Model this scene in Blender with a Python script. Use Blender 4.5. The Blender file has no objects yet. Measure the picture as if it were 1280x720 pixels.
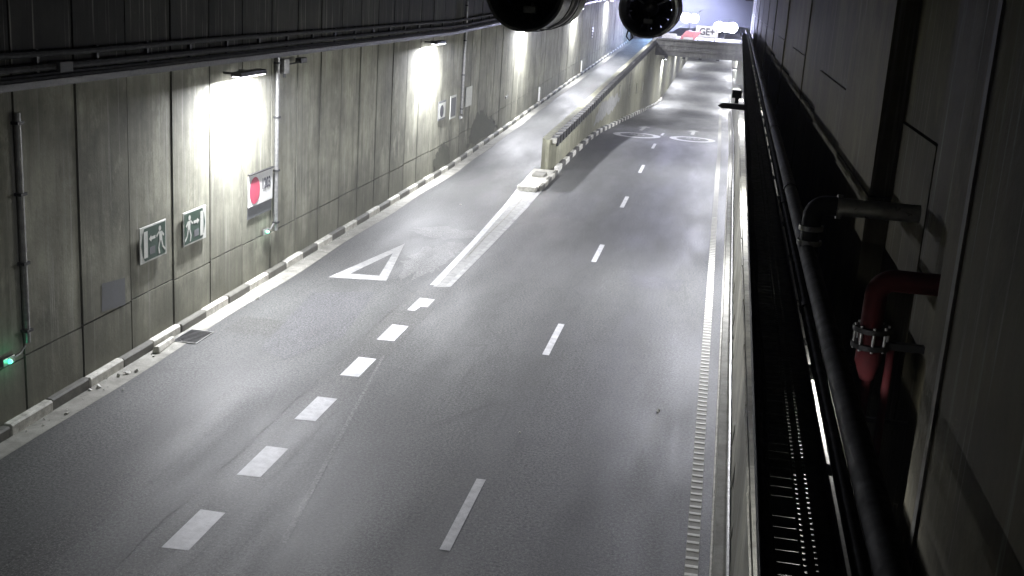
import bpy, bmesh, math, random
from mathutils import Vector, Matrix
random.seed(7)
S = bpy.context.scene
COL = S.collection

# ------------------------------------------------------------------ camera, world, exposure
F_PX, YAW, PIT, ROLL, CAM_H = 1435.7451, .1651, .25714, .0653, 6.2356
cy, sy, cp, sp = math.cos(YAW), math.sin(YAW), math.cos(PIT), math.sin(PIT)
fwd = Vector((-sy*cp, cy*cp, -sp)); r0 = Vector((cy, sy, 0)); u0 = r0.cross(fwd)
cr, sr = math.cos(ROLL), math.sin(ROLL)
rgt = cr*r0 + sr*u0; upv = -sr*r0 + cr*u0
cam = bpy.data.objects.new('camera', bpy.data.cameras.new('camera'))
COL.objects.link(cam); S.camera = cam
M4 = Matrix((rgt, upv, -fwd)).transposed().to_4x4(); M4.translation = Vector((0, 0, CAM_H))
cam.matrix_world = M4
cam.data.sensor_fit = 'HORIZONTAL'; cam.data.sensor_width = 36
cam.data.lens = 36*F_PX/1280
cam.data.clip_start = .05; cam.data.clip_end = 600

W = bpy.data.worlds.new('World'); S.world = W; W.use_nodes = True
nt = W.node_tree
sky = nt.nodes.new('ShaderNodeTexSky'); sky.sky_type = 'NISHITA'; sky.sun_disc = False
sky.sun_elevation = math.radians(-4); sky.sun_rotation = math.radians(200)
bg = nt.nodes['Background']; bg.inputs['Strength'].default_value = .05
nt.links.new(sky.outputs[0], bg.inputs[0])
vs = S.view_settings
vs.view_transform = 'Standard'; vs.look = 'None'; vs.gamma = 1; vs.use_curve_mapping = False
vs.exposure = 1.2
S.render.engine = 'CYCLES'
cyc = S.cycles
cyc.use_denoising = True
try: cyc.denoiser = 'OPENIMAGEDENOISE'
except Exception: pass
cyc.max_bounces = 6; cyc.diffuse_bounces = 4; cyc.glossy_bounces = 3
cyc.sample_clamp_indirect = 6; cyc.caustics_reflective = False; cyc.caustics_refractive = False

LEFT_W, RIGHT_W, FLOOD_W, EXIT_W = 560, 430, 3500, 30000     # lamp powers
HAZE = .0016
COOL = (.93, .94, 1.0); BLUE = (.58, .60, 1.0)

def ray(x, y): return fwd + rgt*((x-640)/F_PX) - upv*((y-360)/F_PX)
def gp(x, y, z=0):
    d = ray(x, y); t = (z-CAM_H)/d.z; return Vector((0, 0, CAM_H)) + d*t
def wx(x, y, X):
    d = ray(x, y); return Vector((0, 0, CAM_H)) + d*(X/d.x)

# ------------------------------------------------------------------ helpers
def tag(o, label=None, cat=None, group=None, kind=None):
    if label: o['label'] = label
    if cat: o['category'] = cat
    if group: o['group'] = group
    if kind: o['kind'] = kind
    return o
def empty(name, loc, label, cat, group=None, rot=(0, 0, 0)):
    o = bpy.data.objects.new(name, None); COL.objects.link(o)
    o.location = loc; o.rotation_euler = rot; o.empty_display_size = .2
    return tag(o, label, cat, group)
class MB:
    """collects shapes, links them as one mesh object"""
    def __init__(s): s.v = []; s.f = []; s.m = []
    def add(s, vs, fs, mi=0):
        b = len(s.v); s.v += [tuple(v) for v in vs]
        for f in fs: s.f.append(tuple(b+i for i in f)); s.m.append(mi)
    def box(s, x0, x1, y0, y1, z0, z1, mi=0):
        v = [(x, y, z) for z in (z0, z1) for y in (y0, y1) for x in (x0, x1)]
        s.add(v, [(0, 2, 3, 1), (4, 5, 7, 6), (0, 1, 5, 4), (2, 6, 7, 3), (0, 4, 6, 2), (1, 3, 7, 5)], mi)
    def hexa(s, pts, mi=0):
        s.add(pts, [(0, 3, 2, 1), (4, 5, 6, 7), (0, 1, 5, 4), (1, 2, 6, 5), (2, 3, 7, 6), (3, 0, 4, 7)], mi)
    def poly(s, pts, mi=0): s.add(pts, [tuple(range(len(pts)))], mi)
    def prism(s, pts, off, mi=0):
        n = len(pts); off = Vector(off); a = [Vector(p) for p in pts]
        s.add(a+[p+off for p in a], [tuple(range(n))[::-1], tuple(range(n, 2*n))] + [(i, (i+1) % n, n+(i+1) % n, n+i) for i in range(n)], mi)
    def tube(s, path, r, n=12, mi=0, cap=True):
        path = [Vector(p) for p in path]; rings = []; prev = None
        for i, p in enumerate(path):
            t = (path[min(i+1, len(path)-1)] - path[max(i-1, 0)]).normalized()
            if prev is None:
                a = Vector((0, 0, 1)) if abs(t.z) < .9 else Vector((1, 0, 0))
                e1 = t.cross(a).normalized()
            else: e1 = (prev - t*prev.dot(t)).normalized()
            prev = e1; e2 = t.cross(e1)
            rr = r[i] if isinstance(r, (list, tuple)) else r
            rings.append([p + (e1*math.cos(k*2*math.pi/n) + e2*math.sin(k*2*math.pi/n))*rr for k in range(n)])
        b = [q for R in rings for q in R]; fs = []
        for i in range(len(path)-1):
            for k in range(n): fs.append((i*n+k, i*n+(k+1) % n, (i+1)*n+(k+1) % n, (i+1)*n+k))
        if cap: fs += [tuple(range(n))[::-1], tuple(range((len(path)-1)*n, len(path)*n))]
        s.add(b, fs, mi)
    def lathe_y(s, prof, n=48, mi=0, c=(0, 0, 0)):
        """profile of (radius, y) turned about the local Y axis"""
        b = []; fs = []
        for (rr, y) in prof:
            for k in range(n):
                a = 2*math.pi*k/n; b.append((c[0]+rr*math.cos(a), c[1]+y, c[2]+rr*math.sin(a)))
        for i in range(len(prof)-1):
            for k in range(n): fs.append((i*n+k, (i+1)*n+k, (i+1)*n+(k+1) % n, i*n+(k+1) % n))
        s.add(b, fs, mi)
    def build(s, name, mats, parent=None, smooth=False, bevel=0, recalc=True):
        me = bpy.data.meshes.new(name); me.from_pydata(s.v, [], s.f)
        if not isinstance(mats, (list, tuple)): mats = [mats]
        for m in mats: me.materials.append(m)
        for p, mi in zip(me.polygons, s.m): p.material_index = mi
        if recalc:
            bm = bmesh.new(); bm.from_mesh(me); bmesh.ops.recalc_face_normals(bm, faces=bm.faces); bm.to_mesh(me); bm.free()
        me.update()
        if smooth:
            for p in me.polygons: p.use_smooth = True
        o = bpy.data.objects.new(name, me); COL.objects.link(o)
        if parent: o.parent = parent
        if smooth:
            md = o.modifiers.new('es', 'EDGE_SPLIT'); md.split_angle = math.radians(40)
        if bevel:
            md = o.modifiers.new('bv', 'BEVEL'); md.width = bevel; md.segments = 2; md.limit_method = 'ANGLE'
        return o
def loft(name, stations, mats, parent=None):
    """one closed strip through (profile points, material of the span that follows)"""
    n = len(stations[0][0]); m = MB(); fs = []; mi = []
    for i in range(len(stations)-1):
        for k in range(n): fs.append((i*n+k, i*n+(k+1) % n, (i+1)*n+(k+1) % n, (i+1)*n+k)); mi.append(stations[i][1])
    last = len(stations)-1
    fs += [tuple(range(n))[::-1], tuple(range(last*n, last*n+n))]; mi += [stations[0][1], stations[last-1][1]]
    m.v = [p for st in stations for p in st[0]]; m.f = fs; m.m = mi
    return m.build(name, mats, parent)
def each(name, mat, parent, fns, smooth=False, bevel=0):
    """every piece a mesh object of its own"""
    for fn in fns:
        m = MB(); fn(m); m.build(name, mat, parent, smooth=smooth, bevel=bevel)
def text_mesh(txt, size, name, mat, parent, M, sx=1.0, thick=.0, bold=0.0):
    cu = bpy.data.curves.new(name, 'FONT'); cu.body = txt; cu.size = size; cu.extrude = thick
    cu.offset = bold; cu.align_x = 'CENTER'; cu.align_y = 'CENTER'
    t = bpy.data.objects.new('tmp', cu); COL.objects.link(t)
    dg = bpy.context.evaluated_depsgraph_get()
    me = bpy.data.meshes.new_from_object(t.evaluated_get(dg)); bpy.data.objects.remove(t)
    me.transform(Matrix.Diagonal((sx, 1, 1, 1))); me.transform(M)
    me.materials.clear(); me.materials.append(mat)
    o = bpy.data.objects.new(name, me); COL.objects.link(o); o.parent = parent
    return o
def copy_tree(o, parent=None):
    c = o.copy(); COL.objects.link(c)
    if parent: c.parent = parent
    for ch in list(o.children): copy_tree(ch, c)
    return c

# ------------------------------------------------------------------ materials
class NT:
    def __init__(s, name):
        s.m = bpy.data.materials.new(name); s.m.use_nodes = True; s.t = s.m.node_tree
        s.b = s.t.nodes['Principled BSDF']
        s.pos = s.n('ShaderNodeNewGeometry').outputs['Position']
    def n(s, typ, **kw):
        nd = s.t.nodes.new(typ)
        for k, v in kw.items(): setattr(nd, k, v)
        return nd
    def lk(s, a, b): s.t.links.new(a, b)
    def mapped(s, scale, loc=(0, 0, 0), src=None):
        mp = s.n('ShaderNodeMapping'); mp.inputs['Scale'].default_value = scale; mp.inputs['Location'].default_value = loc
        s.lk(src or s.pos, mp.inputs['Vector']); return mp.outputs[0]
    def noise(s, scale, vec=None, detail=4, rough=.55):
        nd = s.n('ShaderNodeTexNoise'); nd.inputs['Scale'].default_value = scale
        nd.inputs['Detail'].default_value = detail; nd.inputs['Roughness'].default_value = rough
        s.lk(vec or s.pos, nd.inputs['Vector']); return nd.outputs['Fac']
    def ramp(s, fac, stops):
        r = s.n('ShaderNodeValToRGB'); e = r.color_ramp.elements
        while len(e) < len(stops): e.new(.5)
        for el, (p, c) in zip(e, stops):
            el.position = p; el.color = (*c, 1) if isinstance(c, (tuple, list)) else (c, c, c, 1)
        s.lk(fac, r.inputs[0]); return r.outputs[0]
    def mix(s, fac, a, b, mode='MIX'):
        m = s.n('ShaderNodeMix'); m.data_type = 'RGBA'; m.blend_type = mode
        for k, v in ((0, fac), (6, a), (7, b)):
            if hasattr(v, 'links'): s.lk(v, m.inputs[k])
            elif isinstance(v, (tuple, list)): m.inputs[k].default_value = (*v, 1)
            else: m.inputs[k].default_value = v
        return m.outputs[2]
    def math(s, op, a, b=0.0):
        m = s.n('ShaderNodeMath'); m.operation = op
        for i, v in enumerate((a, b)):
            if hasattr(v, 'links'): s.lk(v, m.inputs[i])
            else: m.inputs[i].default_value = v
        return m.outputs[0]
    def sep(s):
        x = s.n('ShaderNodeSeparateXYZ'); s.lk(s.pos, x.inputs[0]); return x.outputs
    def bump(s, h, strength=.3, dist=.02):
        b = s.n('ShaderNodeBump'); b.inputs['Strength'].default_value = strength; b.inputs['Distance'].default_value = dist
        s.lk(h, b.inputs['Height']); s.lk(b.outputs[0], s.b.inputs['Normal'])
    def out(s, col=None, rough=None, metal=None, spec=None):
        for k, v in (('Base Color', col), ('Roughness', rough), ('Metallic', metal), ('Specular IOR Level', spec)):
            if v is None: continue
            if hasattr(v, 'links'): s.lk(v, s.b.inputs[k])
            elif isinstance(v, (tuple, list)): s.b.inputs[k].default_value = (*v, 1)
            else: s.b.inputs[k].default_value = v
        return s.m

def mat_asphalt(name, base, tint=1.0, wear=True):
    t = NT(name)
    big = t.noise(.35, t.mapped((1, .25, 1)), 5, .6)
    mid = t.noise(2.2, None, 5, .6)
    grit = t.noise(24, None, 5, .85)
    c = t.ramp(big, [(.25, tuple(v*.88 for v in base)), (.75, tuple(v*1.12 for v in base))])
    c = t.mix(.22, c, t.ramp(mid, [(.3, .35), (.7, .72)]), 'OVERLAY')
    c = t.mix(1.0, c, t.ramp(grit, [(.36, 0.0), (.5, .42), (.64, 1.0)]), 'OVERLAY')
    agg = t.ramp(t.noise(46, None, 2, .5), [(.585, 0.0), (.65, 1.0)])
    c = t.mix(t.math('MULTIPLY', agg, .6), c, (.23, .23, .225))
    if wear:                                                   # tyre tracks: darker, polished bands along the lanes
        x = t.sep()[0]
        w = t.math('SINE', t.math('MULTIPLY', x, 4.19), 0)
        w = t.math('MULTIPLY', t.math('ADD', t.math('MULTIPLY', w, .5), .5), t.noise(.6, t.mapped((1, .06, 1)), 3))
        c = t.mix(t.math('MULTIPLY', w, .62), c, tuple(v*.62 for v in base))
        spots = t.ramp(t.noise(1.1, t.mapped((1.6, .5, 1), (3, 1, 0)), 6, .7), [(.57, 0.0), (.72, 1.0)])
        c = t.mix(t.math('MULTIPLY', spots, .5), c, tuple(v*.5 for v in base))
    drip = t.ramp(t.noise(5.5, t.mapped((1, .7, 1), (9, 4, 0)), 3, .6), [(.69, 0.0), (.75, 1.0)])
    c = t.mix(t.math('MULTIPLY', drip, .45), c, tuple(v*.42 for v in base))
    vo = t.n('ShaderNodeTexVoronoi'); vo.feature = 'DISTANCE_TO_EDGE'; vo.inputs['Scale'].default_value = .42
    wob = t.mix(.12, t.pos, t.n('ShaderNodeTexNoise').outputs['Color'], 'ADD'); t.lk(wob, vo.inputs['Vector'])
    ck = t.math('MULTIPLY', t.ramp(vo.outputs['Distance'], [(.0, 1.0), (.012, 0.0)]), t.ramp(t.noise(.5, None, 3), [(.48, 0.0), (.56, 1.0)]))
    c = t.mix(t.math('MULTIPLY', ck, .5), c, tuple(v*.4 for v in base))
    ro = t.ramp(t.noise(1.4, t.mapped((1, .2, 1)), 4), [(.3, .44), (.7, .60)])
    t.bump(t.math('ADD', grit, t.math('MULTIPLY', t.noise(240, None, 2), .6)), .45, .008)
    return t.out(c, ro, None, .25)

def mat_concrete_wall(name, base, panel=1.465, y0=13.5, streak=1.0, axis=1, joints=False):
    t = NT(name)
    xyz = t.sep()
    idx = t.math('FLOOR', t.math('DIVIDE', t.math('SUBTRACT', xyz[axis], y0), panel))
    wn = t.n('ShaderNodeTexWhiteNoise'); wn.noise_dimensions = '1D'; t.lk(idx, wn.inputs['W'])
    c = t.mix(wn.outputs['Value'], tuple(v*.8 for v in base), tuple(v*1.15 for v in base))
    blot = t.noise(.9, None, 6, .65)
    c = t.mix(.65, c, t.ramp(blot, [(.28, .12), (.5, .48), (.72, .82)]), 'OVERLAY')
    c = t.mix(.5, c, t.ramp(t.noise(.33, None, 4, .6), [(.3, .2), (.5, .48), (.7, .8)]), 'OVERLAY')
    lime = t.ramp(t.noise(1.15, t.mapped((1, 1, .55), (2, 9, 4)), 8, .75), [(.55, 0.0), (.64, 1.0)])
    c = t.mix(t.math('MULTIPLY', lime, .5), c, tuple(min(.6, v*1.9) for v in base))
    st = t.noise(3.2, t.mapped((2.2, 2.2, .16)), 6, .65)       # run-down streaks
    c = t.mix(t.math('MULTIPLY', t.ramp(st, [(.46, 0.0), (.66, 1.0)]), .5*streak), c, tuple(v*.38 for v in base))
    st2 = t.noise(7, t.mapped((2, 2, .05), (5, 2, 1)), 4, .6)
    c = t.mix(t.math('MULTIPLY', t.ramp(st2, [(.58, 0.0), (.72, 1.0)]), .5*streak), c, (.5, .49, .44))
    # splash dirt of the lowest metre, ragged upper limit
    hgt = t.math('ADD', xyz[2], t.math('MULTIPLY', t.noise(1.7, t.mapped((1, 1, .5)), 5, .7), -2.6))
    c = t.mix(t.math('MULTIPLY', t.ramp(t.math('MULTIPLY', t.math('ADD', hgt, 2.0), .33), [(.34, 1.0), (.78, 0.0)]), .72), c, (base[0]*.36, base[1]*.36, base[2]*.33))
    if joints:                                                  # dirt that has collected along the open joints
        fr_ = t.math('FRACT', t.math('DIVIDE', t.math('SUBTRACT', xyz[axis], y0-panel*.5), panel))
        ds = t.math('ABSOLUTE', t.math('SUBTRACT', fr_, .5))
        ds = t.math('ADD', ds, t.math('MULTIPLY', t.noise(2.6, t.mapped((1, 1, .25), (1, 7, 3)), 5, .7), .22))
        c = t.mix(t.math('MULTIPLY', t.ramp(ds, [(.10, 1.0), (.19, 0.0)]), .55), c, tuple(v*.35 for v in base))
    spk = t.ramp(t.noise(26, None, 3, .7), [(.66, 0.0), (.74, 1.0)])
    c = t.mix(t.math('MULTIPLY', spk, .35), c, tuple(v*.3 for v in base))
    t.bump(t.math('ADD', t.noise(14, None, 5, .65), t.math('MULTIPLY', blot, .8)), .14, .03)
    return t.out(c, .8, None, .3)

def mat_paint(name, base, dirt=(.12, .115, .10), amount=.55, rough=.6, scale=5):
    t = NT(name)
    d = t.noise(scale, None, 7, .7); e = t.noise(60, None, 3, .7)
    f = t.math('MULTIPLY', t.ramp(t.math('ADD', t.math('MULTIPLY', d, .75), t.math('MULTIPLY', e, .25)), [(.40, 0.0), (.66, 1.0)]), amount)
    c = t.mix(f, base, dirt)
    w = t.ramp(t.noise(scale*1.6, t.mapped((1, 1, 1), (4, 8, 1)), 8, .8), [(.60, 0.0), (.68, 1.0)])
    c = t.mix(t.math('MULTIPLY', w, amount), c, dirt)
    t.bump(e, .3, .004)
    return t.out(c, rough, None, .4)
def mat_plain(name, base, rough=.5, metal=0.0, var=.35, scale=9, bump=.15):
    t = NT(name)
    n1 = t.noise(scale, None, 5, .65)
    c = t.ramp(n1, [(.3, tuple(v*(1-var) for v in base)), (.7, tuple(min(1, v*(1+var)) for v in base))])
    ro = t.ramp(t.noise(scale*2.1, None, 3), [(.3, max(.05, rough-.12)), (.7, min(1, rough+.12))])
    t.bump(t.noise(scale*6, None, 3), bump, .004)
    return t.out(c, ro, metal, .5)
def mat_emit(name, col, strength):
    t = NT(name); t.out((.8, .8, .8), .4)
    t.b.inputs['Emission Color'].default_value = (*col, 1); t.b.inputs['Emission Strength'].default_value = strength
    return t.m
M = {}
M['asphalt'] = mat_asphalt('asphalt', (.076, .077, .074))
M['asphalt_patch'] = mat_asphalt('asphalt_patch', (.066, .066, .068), wear=False)
M['asphalt_dark'] = mat_asphalt('asphalt_seam', (.060, .060, .056), wear=False)
M['asphalt_worn'] = mat_asphalt('asphalt_worn', (.125, .125, .12), wear=False)
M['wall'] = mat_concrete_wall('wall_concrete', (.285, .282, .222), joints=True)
M['wall_upper'] = mat_concrete_wall('wall_upper_concrete', (.036, .036, .030))  # much darker base colour for the panels above the duct
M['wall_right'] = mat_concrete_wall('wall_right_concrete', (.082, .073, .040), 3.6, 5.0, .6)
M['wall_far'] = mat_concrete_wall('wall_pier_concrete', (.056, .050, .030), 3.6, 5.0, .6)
M['divider'] = mat_concrete_wall('divider_concrete', (.42, .415, .31), 5.0, 40, 1.2)
M['kerb_wall'] = mat_concrete_wall('lower_wall_concrete', (.42, .41, .34), 2.4, 1.0, 1.0)
M['ceiling'] = mat_plain('ceiling_concrete', (.16, .16, .14), .9, 0, .3, 2)
M['gutter'] = mat_paint('gutter_concrete', (.30, .295, .26), (.10, .095, .08), .8, .8, 3)
M['white_paint'] = mat_paint('road_white', (.60, .60, .61), (.17, .17, .17), .6, .55, 7)
M['white_worn'] = mat_paint('road_white_worn', (.40, .40, .39), (.14, .14, .14), .8, .65, 4)
M['gore_paint'] = mat_paint('gore_paint', (.33, .33, .315), (.15, .15, .145), .8, .65, 5)
M['ochre_line'] = mat_paint('edge_line', (.26, .255, .22), (.12, .115, .10), .7, .65, 4)
M['ochre_rib'] = mat_paint('edge_line_rib', (.74, .73, .68), (.28, .27, .24), .45, .6, 4)
M['kerb_white'] = mat_paint('kerb_white', (.60, .59, .53), (.15, .14, .11), .8, .7, 8)
M['kerb_black'] = mat_paint('kerb_black', (.085, .083, .070), (.16, .155, .13), .7, .7, 7)
M['kerb_bright'] = mat_paint('kerb_bright', (.72, .71, .66), (.2, .19, .16), .45, .6, 8)
M['kerb_dark'] = mat_paint('kerb_dark', (.045, .044, .04), (.12, .115, .095), .5, .7, 7)
M['kerb_core'] = mat_paint('kerb_concrete', (.20, .195, .165), (.07, .07, .06), .6, .8, 6)
M['dark_metal'] = mat_plain('dark_metal', (.030, .030, .029), .45, .3)
M['black'] = mat_plain('black_plastic', (.012, .012, .012), .5, 0)
M['pipe_black'] = mat_plain('pipe_black', (.005, .005, .0047), .7, 0, .5, 5)
M['galv'] = mat_plain('galvanised', (.30, .30, .29), .42, .8, .3, 12)
M['grey_pipe'] = mat_plain('grey_pipe', (.33, .33, .32), .35, .5, .25, 9)
M['red'] = mat_paint('red_pipe', (.055, .0012, .0018), (.016, .003, .003), .6, .85, 6)
M['fan_dark'] = mat_plain('fan_dark', (.022, .022, .025), .75, .3)
M['fan_case'] = mat_plain('fan_case', (.16, .16, .165), .42, .7, .3, 8)
M['green'] = mat_paint('sign_green', (.035, .075, .05), (.07, .075, .06), .45, .5, 9)
M['sign_white'] = mat_paint('sign_white', (.62, .63, .58), (.28, .28, .24), .4, .5, 9)
M['sign_ivory'] = mat_paint('sign_ivory', (.72, .72, .70), (.4, .4, .37), .3, .45, 9)
M['sign_red'] = mat_paint('sign_red', (.50, .07, .12), (.3, .1, .12), .35, .5, 9)
M['sign_ink'] = mat_plain('sign_ink', (.05, .05, .06), .6)
M['grey_paint'] = mat_paint('grey_paint', (.155, .16, .165), (.12, .12, .115), .5, .75, 6)
M['stain'] = mat_paint('damp_stain', (.075, .078, .055), (.14, .135, .10), .55, .85, 5)
M['lamp_glow'] = mat_emit('lamp_glow', COOL, 14)
M['flood_glow'] = mat_emit('flood_glow', (.86, .88, 1.0), 30)
M['green_glow'] = mat_emit('green_glow', (.05, .9, .45), 1.6)
M['beam'] = mat_concrete_wall('beam_concrete', (.26, .255, .245), 3, 0, .8, 0)
M['plaster'] = mat_plain('street_plaster', (.50, .50, .52), .85, 0, .05, .6)
M['barrier_red'] = mat_plain('barrier_red', (.55, .22, .24), .45, 0, .2, 5)
M['barrier_white'] = mat_plain('barrier_white', (.7, .68, .68), .45, 0, .15, 5)
M['litter'] = mat_plain('litter', (.55, .54, .50), .8, 0, .5, 20)

# ------------------------------------------------------------------ long profiles
def zroad(y):                        # the carriageway dives below the street deck
    if y < 46: return 0.0
    if y < 56: return -.06*(y-46)**2/20
    if y < 100: return -.3 - .06*(y-56)
    if y < 114: t = (y-100)/14; return -2.94 - .84*(t - t*t/2)
    return -3.36
RP = [(-40, 0), (38, 0), (43, .12), (50, .28), (54, .41), (65, .71), (80, 1.08), (101, 1.61), (113, 1.9), (240, 1.9)]
def zramp(y):
    for (a, za), (b, zb) in zip(RP, RP[1:]):
        if y <= b: return za + (zb-za)*(y-a)/(b-a)
    return RP[-1][1]
XL, XK = -8.90, -8.79                # left wall face, left kerb face
XD0, XD1 = -5.92, -5.40              # divider wall faces (ramp side, road side)

def strip(m, xs0, xs1, ys, zf, dz=0.0, mi=0):
    """a sheet between two edge functions of y, following a long profile"""
    for a, b in zip(ys, ys[1:]):
        m.add([(xs0(a), a, zf(a)+dz), (xs1(a), a, zf(a)+dz), (xs1(b), b, zf(b)+dz), (xs0(b), b, zf(b)+dz)], [(0, 1, 2, 3)], mi)
def fr(a, b, n): return [a+(b-a)*i/n for i in range(n+1)]
K = lambda v: (lambda y: v)

# ------------------------------------------------------------------ setting
m = MB(); strip(m, K(-9.2), K(.9), fr(-26, 38, 32), K(0)); strip(m, K(-5.93), K(.9), [38, 39, 40], K(0)); strip(m, K(-5.6), K(1.6), fr(40, 260, 220), zroad)
road = tag(m.build('road', M['asphalt'], recalc=False), kind='structure')
m = MB(); strip(m, K(-9.2), K(-5.93), [38, 39, 40]+fr(41, 240, 120), zramp)
ramp = tag(m.build('ramp_road', M['asphalt'], recalc=False), kind='structure')
m = MB(); m.box(-9.6, 3.2, -26, 112, 8.0, 8.4)
for y in range(-20, 112, 8): m.box(-9.1, 2.4, y, y+.8, 7.3, 8.0)
tag(m.build('ceiling', M['ceiling']), kind='structure')
m = MB(); m.box(-30, 30, -60, 260, -6.2, -6.0)
tag(m.build('ground', M['ceiling']), kind='structure')
m = MB(); strip(m, K(XK+.001), lambda y: XK+.34+.03*math.sin(y*.9), fr(-25, 38, 63)+fr(39, 111, 36), lambda y: zramp(y), .005)
tag(m.build('gutter', M['gutter'], recalc=False), kind='structure')

# road markings: children of the road sheet
def mark(name, pts, mat, parent=road, dz=.006, zf=None):
    m = MB(); m.poly([(p[0], p[1], (zf(p[1]) if zf else 0)+dz) for p in pts])
    return m.build(name, mat, parent, recalc=False)
for i in range(-1, 6):                                           # short, wide lane dashes
    y = 10.711+2.032*i; xa, xb = -5.511, -5.2
    pts = [(xa, y), (xb, y+.02), (xb, y+.99), (xa, y+.99)]
    if i == 5: pts = [(xa, y), (xa+.15, y), (xa+.18, y+.33), (xb, y+.36), (xb, y+.95), (xa, y+.95)]
    mark('lane_dash', pts, M['white_paint'])
for i in range(-1, 7):                                           # centre line
    y = 11.58+7.5*i-(0 if i < 4 else .25*(i-3)); mark('lane_dash', [(-2.567, y), (-2.445, y), (-2.445, y+2.02), (-2.567, y+2.02)], M['white_paint'], zf=zroad)
m = MB(); strip(m, K(-5.75), K(-5.05), fr(5, 22.7, 12), K(0), .003); m.build('seam_band', M['asphalt_dark'], road, recalc=False)
mark('asphalt_patch', [(-7.62, 21.35), (-6.47, 21.9), (-6.12, 18.8), (-6.6, 17.2), (-7.2, 17.6)], M['asphalt_patch'], dz=.0035)
rw = random.Random(3)
for cx, cyy, ax, ay in ((-6.15, 25.2, .55, 1.9), (-6.5, 28.1, .9, .8), (-5.95, 26.6, .35, .7)):
    mark('worn_patch', [(cx+ax*math.cos(a)*rw.uniform(.6, 1.15), cyy+ay*math.sin(a)*rw.uniform(.6, 1.15)) for a in fr(0, 2*math.pi*35/36, 35)], M['asphalt_worn'], dz=.0035+.0004*ax)
for k in range(7):
    y = 26.9+.42*k+rw.uniform(-.1, .1); xa = rw.uniform(-8.2, -7.2); xb = rw.uniform(-6.6, -5.8); n = 16
    p = [(xa+(xb-xa)*i/n, y+.12*math.sin(i*1.1+k)+rw.uniform(-.05, .05)) for i in range(n+1)]; w = rw.uniform(.015, .05)
    mark('crack', p+[(x, yy+w*(1.2-abs(i-n/2)/n*2)) for i, (x, yy) in reversed(list(enumerate(p)))], M['asphalt_dark'], dz=.0048+.0002*k)
mark('scratch', [(-4.33, 11.2), (-4.25, 11.2), (-5.12, 18), (-5.16, 18)], M['asphalt_worn'], dz=.0045)
def ragged_box(x0, x1, y0, y1, amp, seed):
    q = random.Random(seed); o = []
    c4 = [(x0, y0), (x1, y0), (x1, y1), (x0, y1)]
    for a, b in zip(c4, c4[1:]+c4[:1]):
        n = 10
        for i in range(n): o.append((a[0]+(b[0]-a[0])*i/n+q.uniform(-amp, amp), a[1]+(b[1]-a[1])*i/n+q.uniform(-amp, amp)))
    return o
mark('repair_patch', ragged_box(-1.5, -.35, 24.6, 25.7, .05, 1), M['asphalt_patch'], dz=.0034)
mark('repair_patch', ragged_box(-8.2, -7.2, 18.3, 19.3, .05, 2), M['asphalt_dark'], dz=.0034)
mark('repair_patch', ragged_box(-4.6, -3.3, 31.5, 36.0, .04, 3), M['asphalt_patch'], dz=.0034)
mark('repair_patch', ragged_box(-6.9, -6.4, 9, 15.8, .03, 6), M['asphalt_dark'], dz=.0034)
for x, ya, yb, sd in ((-5.78, 8, 22.6, 4),):
    q = random.Random(sd); p = []; xx = x
    for yy in fr(ya, yb, 60): xx = x+.6*(xx-x)+q.uniform(-.025, .025); p.append((xx, yy))
    mark('sealed_crack', p+[(a+q.uniform(.012, .035), b) for a, b in reversed(p)], M['asphalt_dark'], dz=.0052)
# yield triangle
A, B, C = Vector((-7.74, 22.62)), Vector((-6.52, 22.85)), Vector((-7.12, 26.45))
cen = (A+B+C)/3; i3 = [(-7.40, 23.12), (-6.78, 23.2), (-7.10, 25.35)]
m = MB(); o3 = [(p.x, p.y, .006) for p in (A, B, C)]; q3 = [(x, y, .006) for x, y in i3]
m.add(o3+q3, [(0, 1, 4, 3), (1, 2, 5, 4), (2, 0, 3, 5)]); m.build('yield_triangle', M['white_worn'], road, recalc=False)
# right edge line with its ribs
m = MB(); strip(m, K(.185), K(.34), fr(2, 110, 108), zroad, .005); m.build('edge_line', M['ochre_line'], road, recalc=False)
m = MB()
for k in range(150):
    y = 4+.2*k; w = .055; m.box(.19, .335, y, y+w, .004, .014)
m.build('rumble_rib', M['ochre_rib'], road)
# speed roundels and arrows, stretched along the road
def ring(cx, cyy, rx, ry, w, txt):
    m = MB(); n = 48
    for k in range(n):
        a, b = 2*math.pi*k/n, 2*math.pi*(k+1)/n
        P = []
        for (s, an) in ((1, a), (1, b), (1-w, b), (1-w, a)):
            x, y = cx+rx*s*math.cos(an), cyy+ry*s*math.sin(an); P.append((x, y, zroad(y)+.007))
        m.add(P, [(0, 1, 2, 3)])
    m.build('speed_roundel', M['white_paint'], road, recalc=False)
    Mx = Matrix.Translation((cx, cyy, zroad(cyy)+.02)) @ Matrix.Rotation(math.atan((zroad(cyy+1)-zroad(cyy-1))/2), 4, 'X')
    text_mesh(txt, 1.25, 'roundel_digits', M['white_worn'], road, Mx, .62)
ring(-3.60, 54.5, 1.12, 1.75, .30, '50'); ring(-1.00, 54.9, 1.08, 1.75, .30, '50')
def arrow(cx, y0):
    L = [(-.09, 0), (.09, 0), (.09, 3), (.35, 3), (0, 4.6), (-.35, 3), (-.09, 3)]
    mark('lane_arrow', [(cx+x, y0+y) for x, y in L], M['white_worn'], zf=lambda y: zroad(y)+.01, dz=.006)
arrow(-3.7, 58.5); arrow(-1.1, 58.5)
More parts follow.
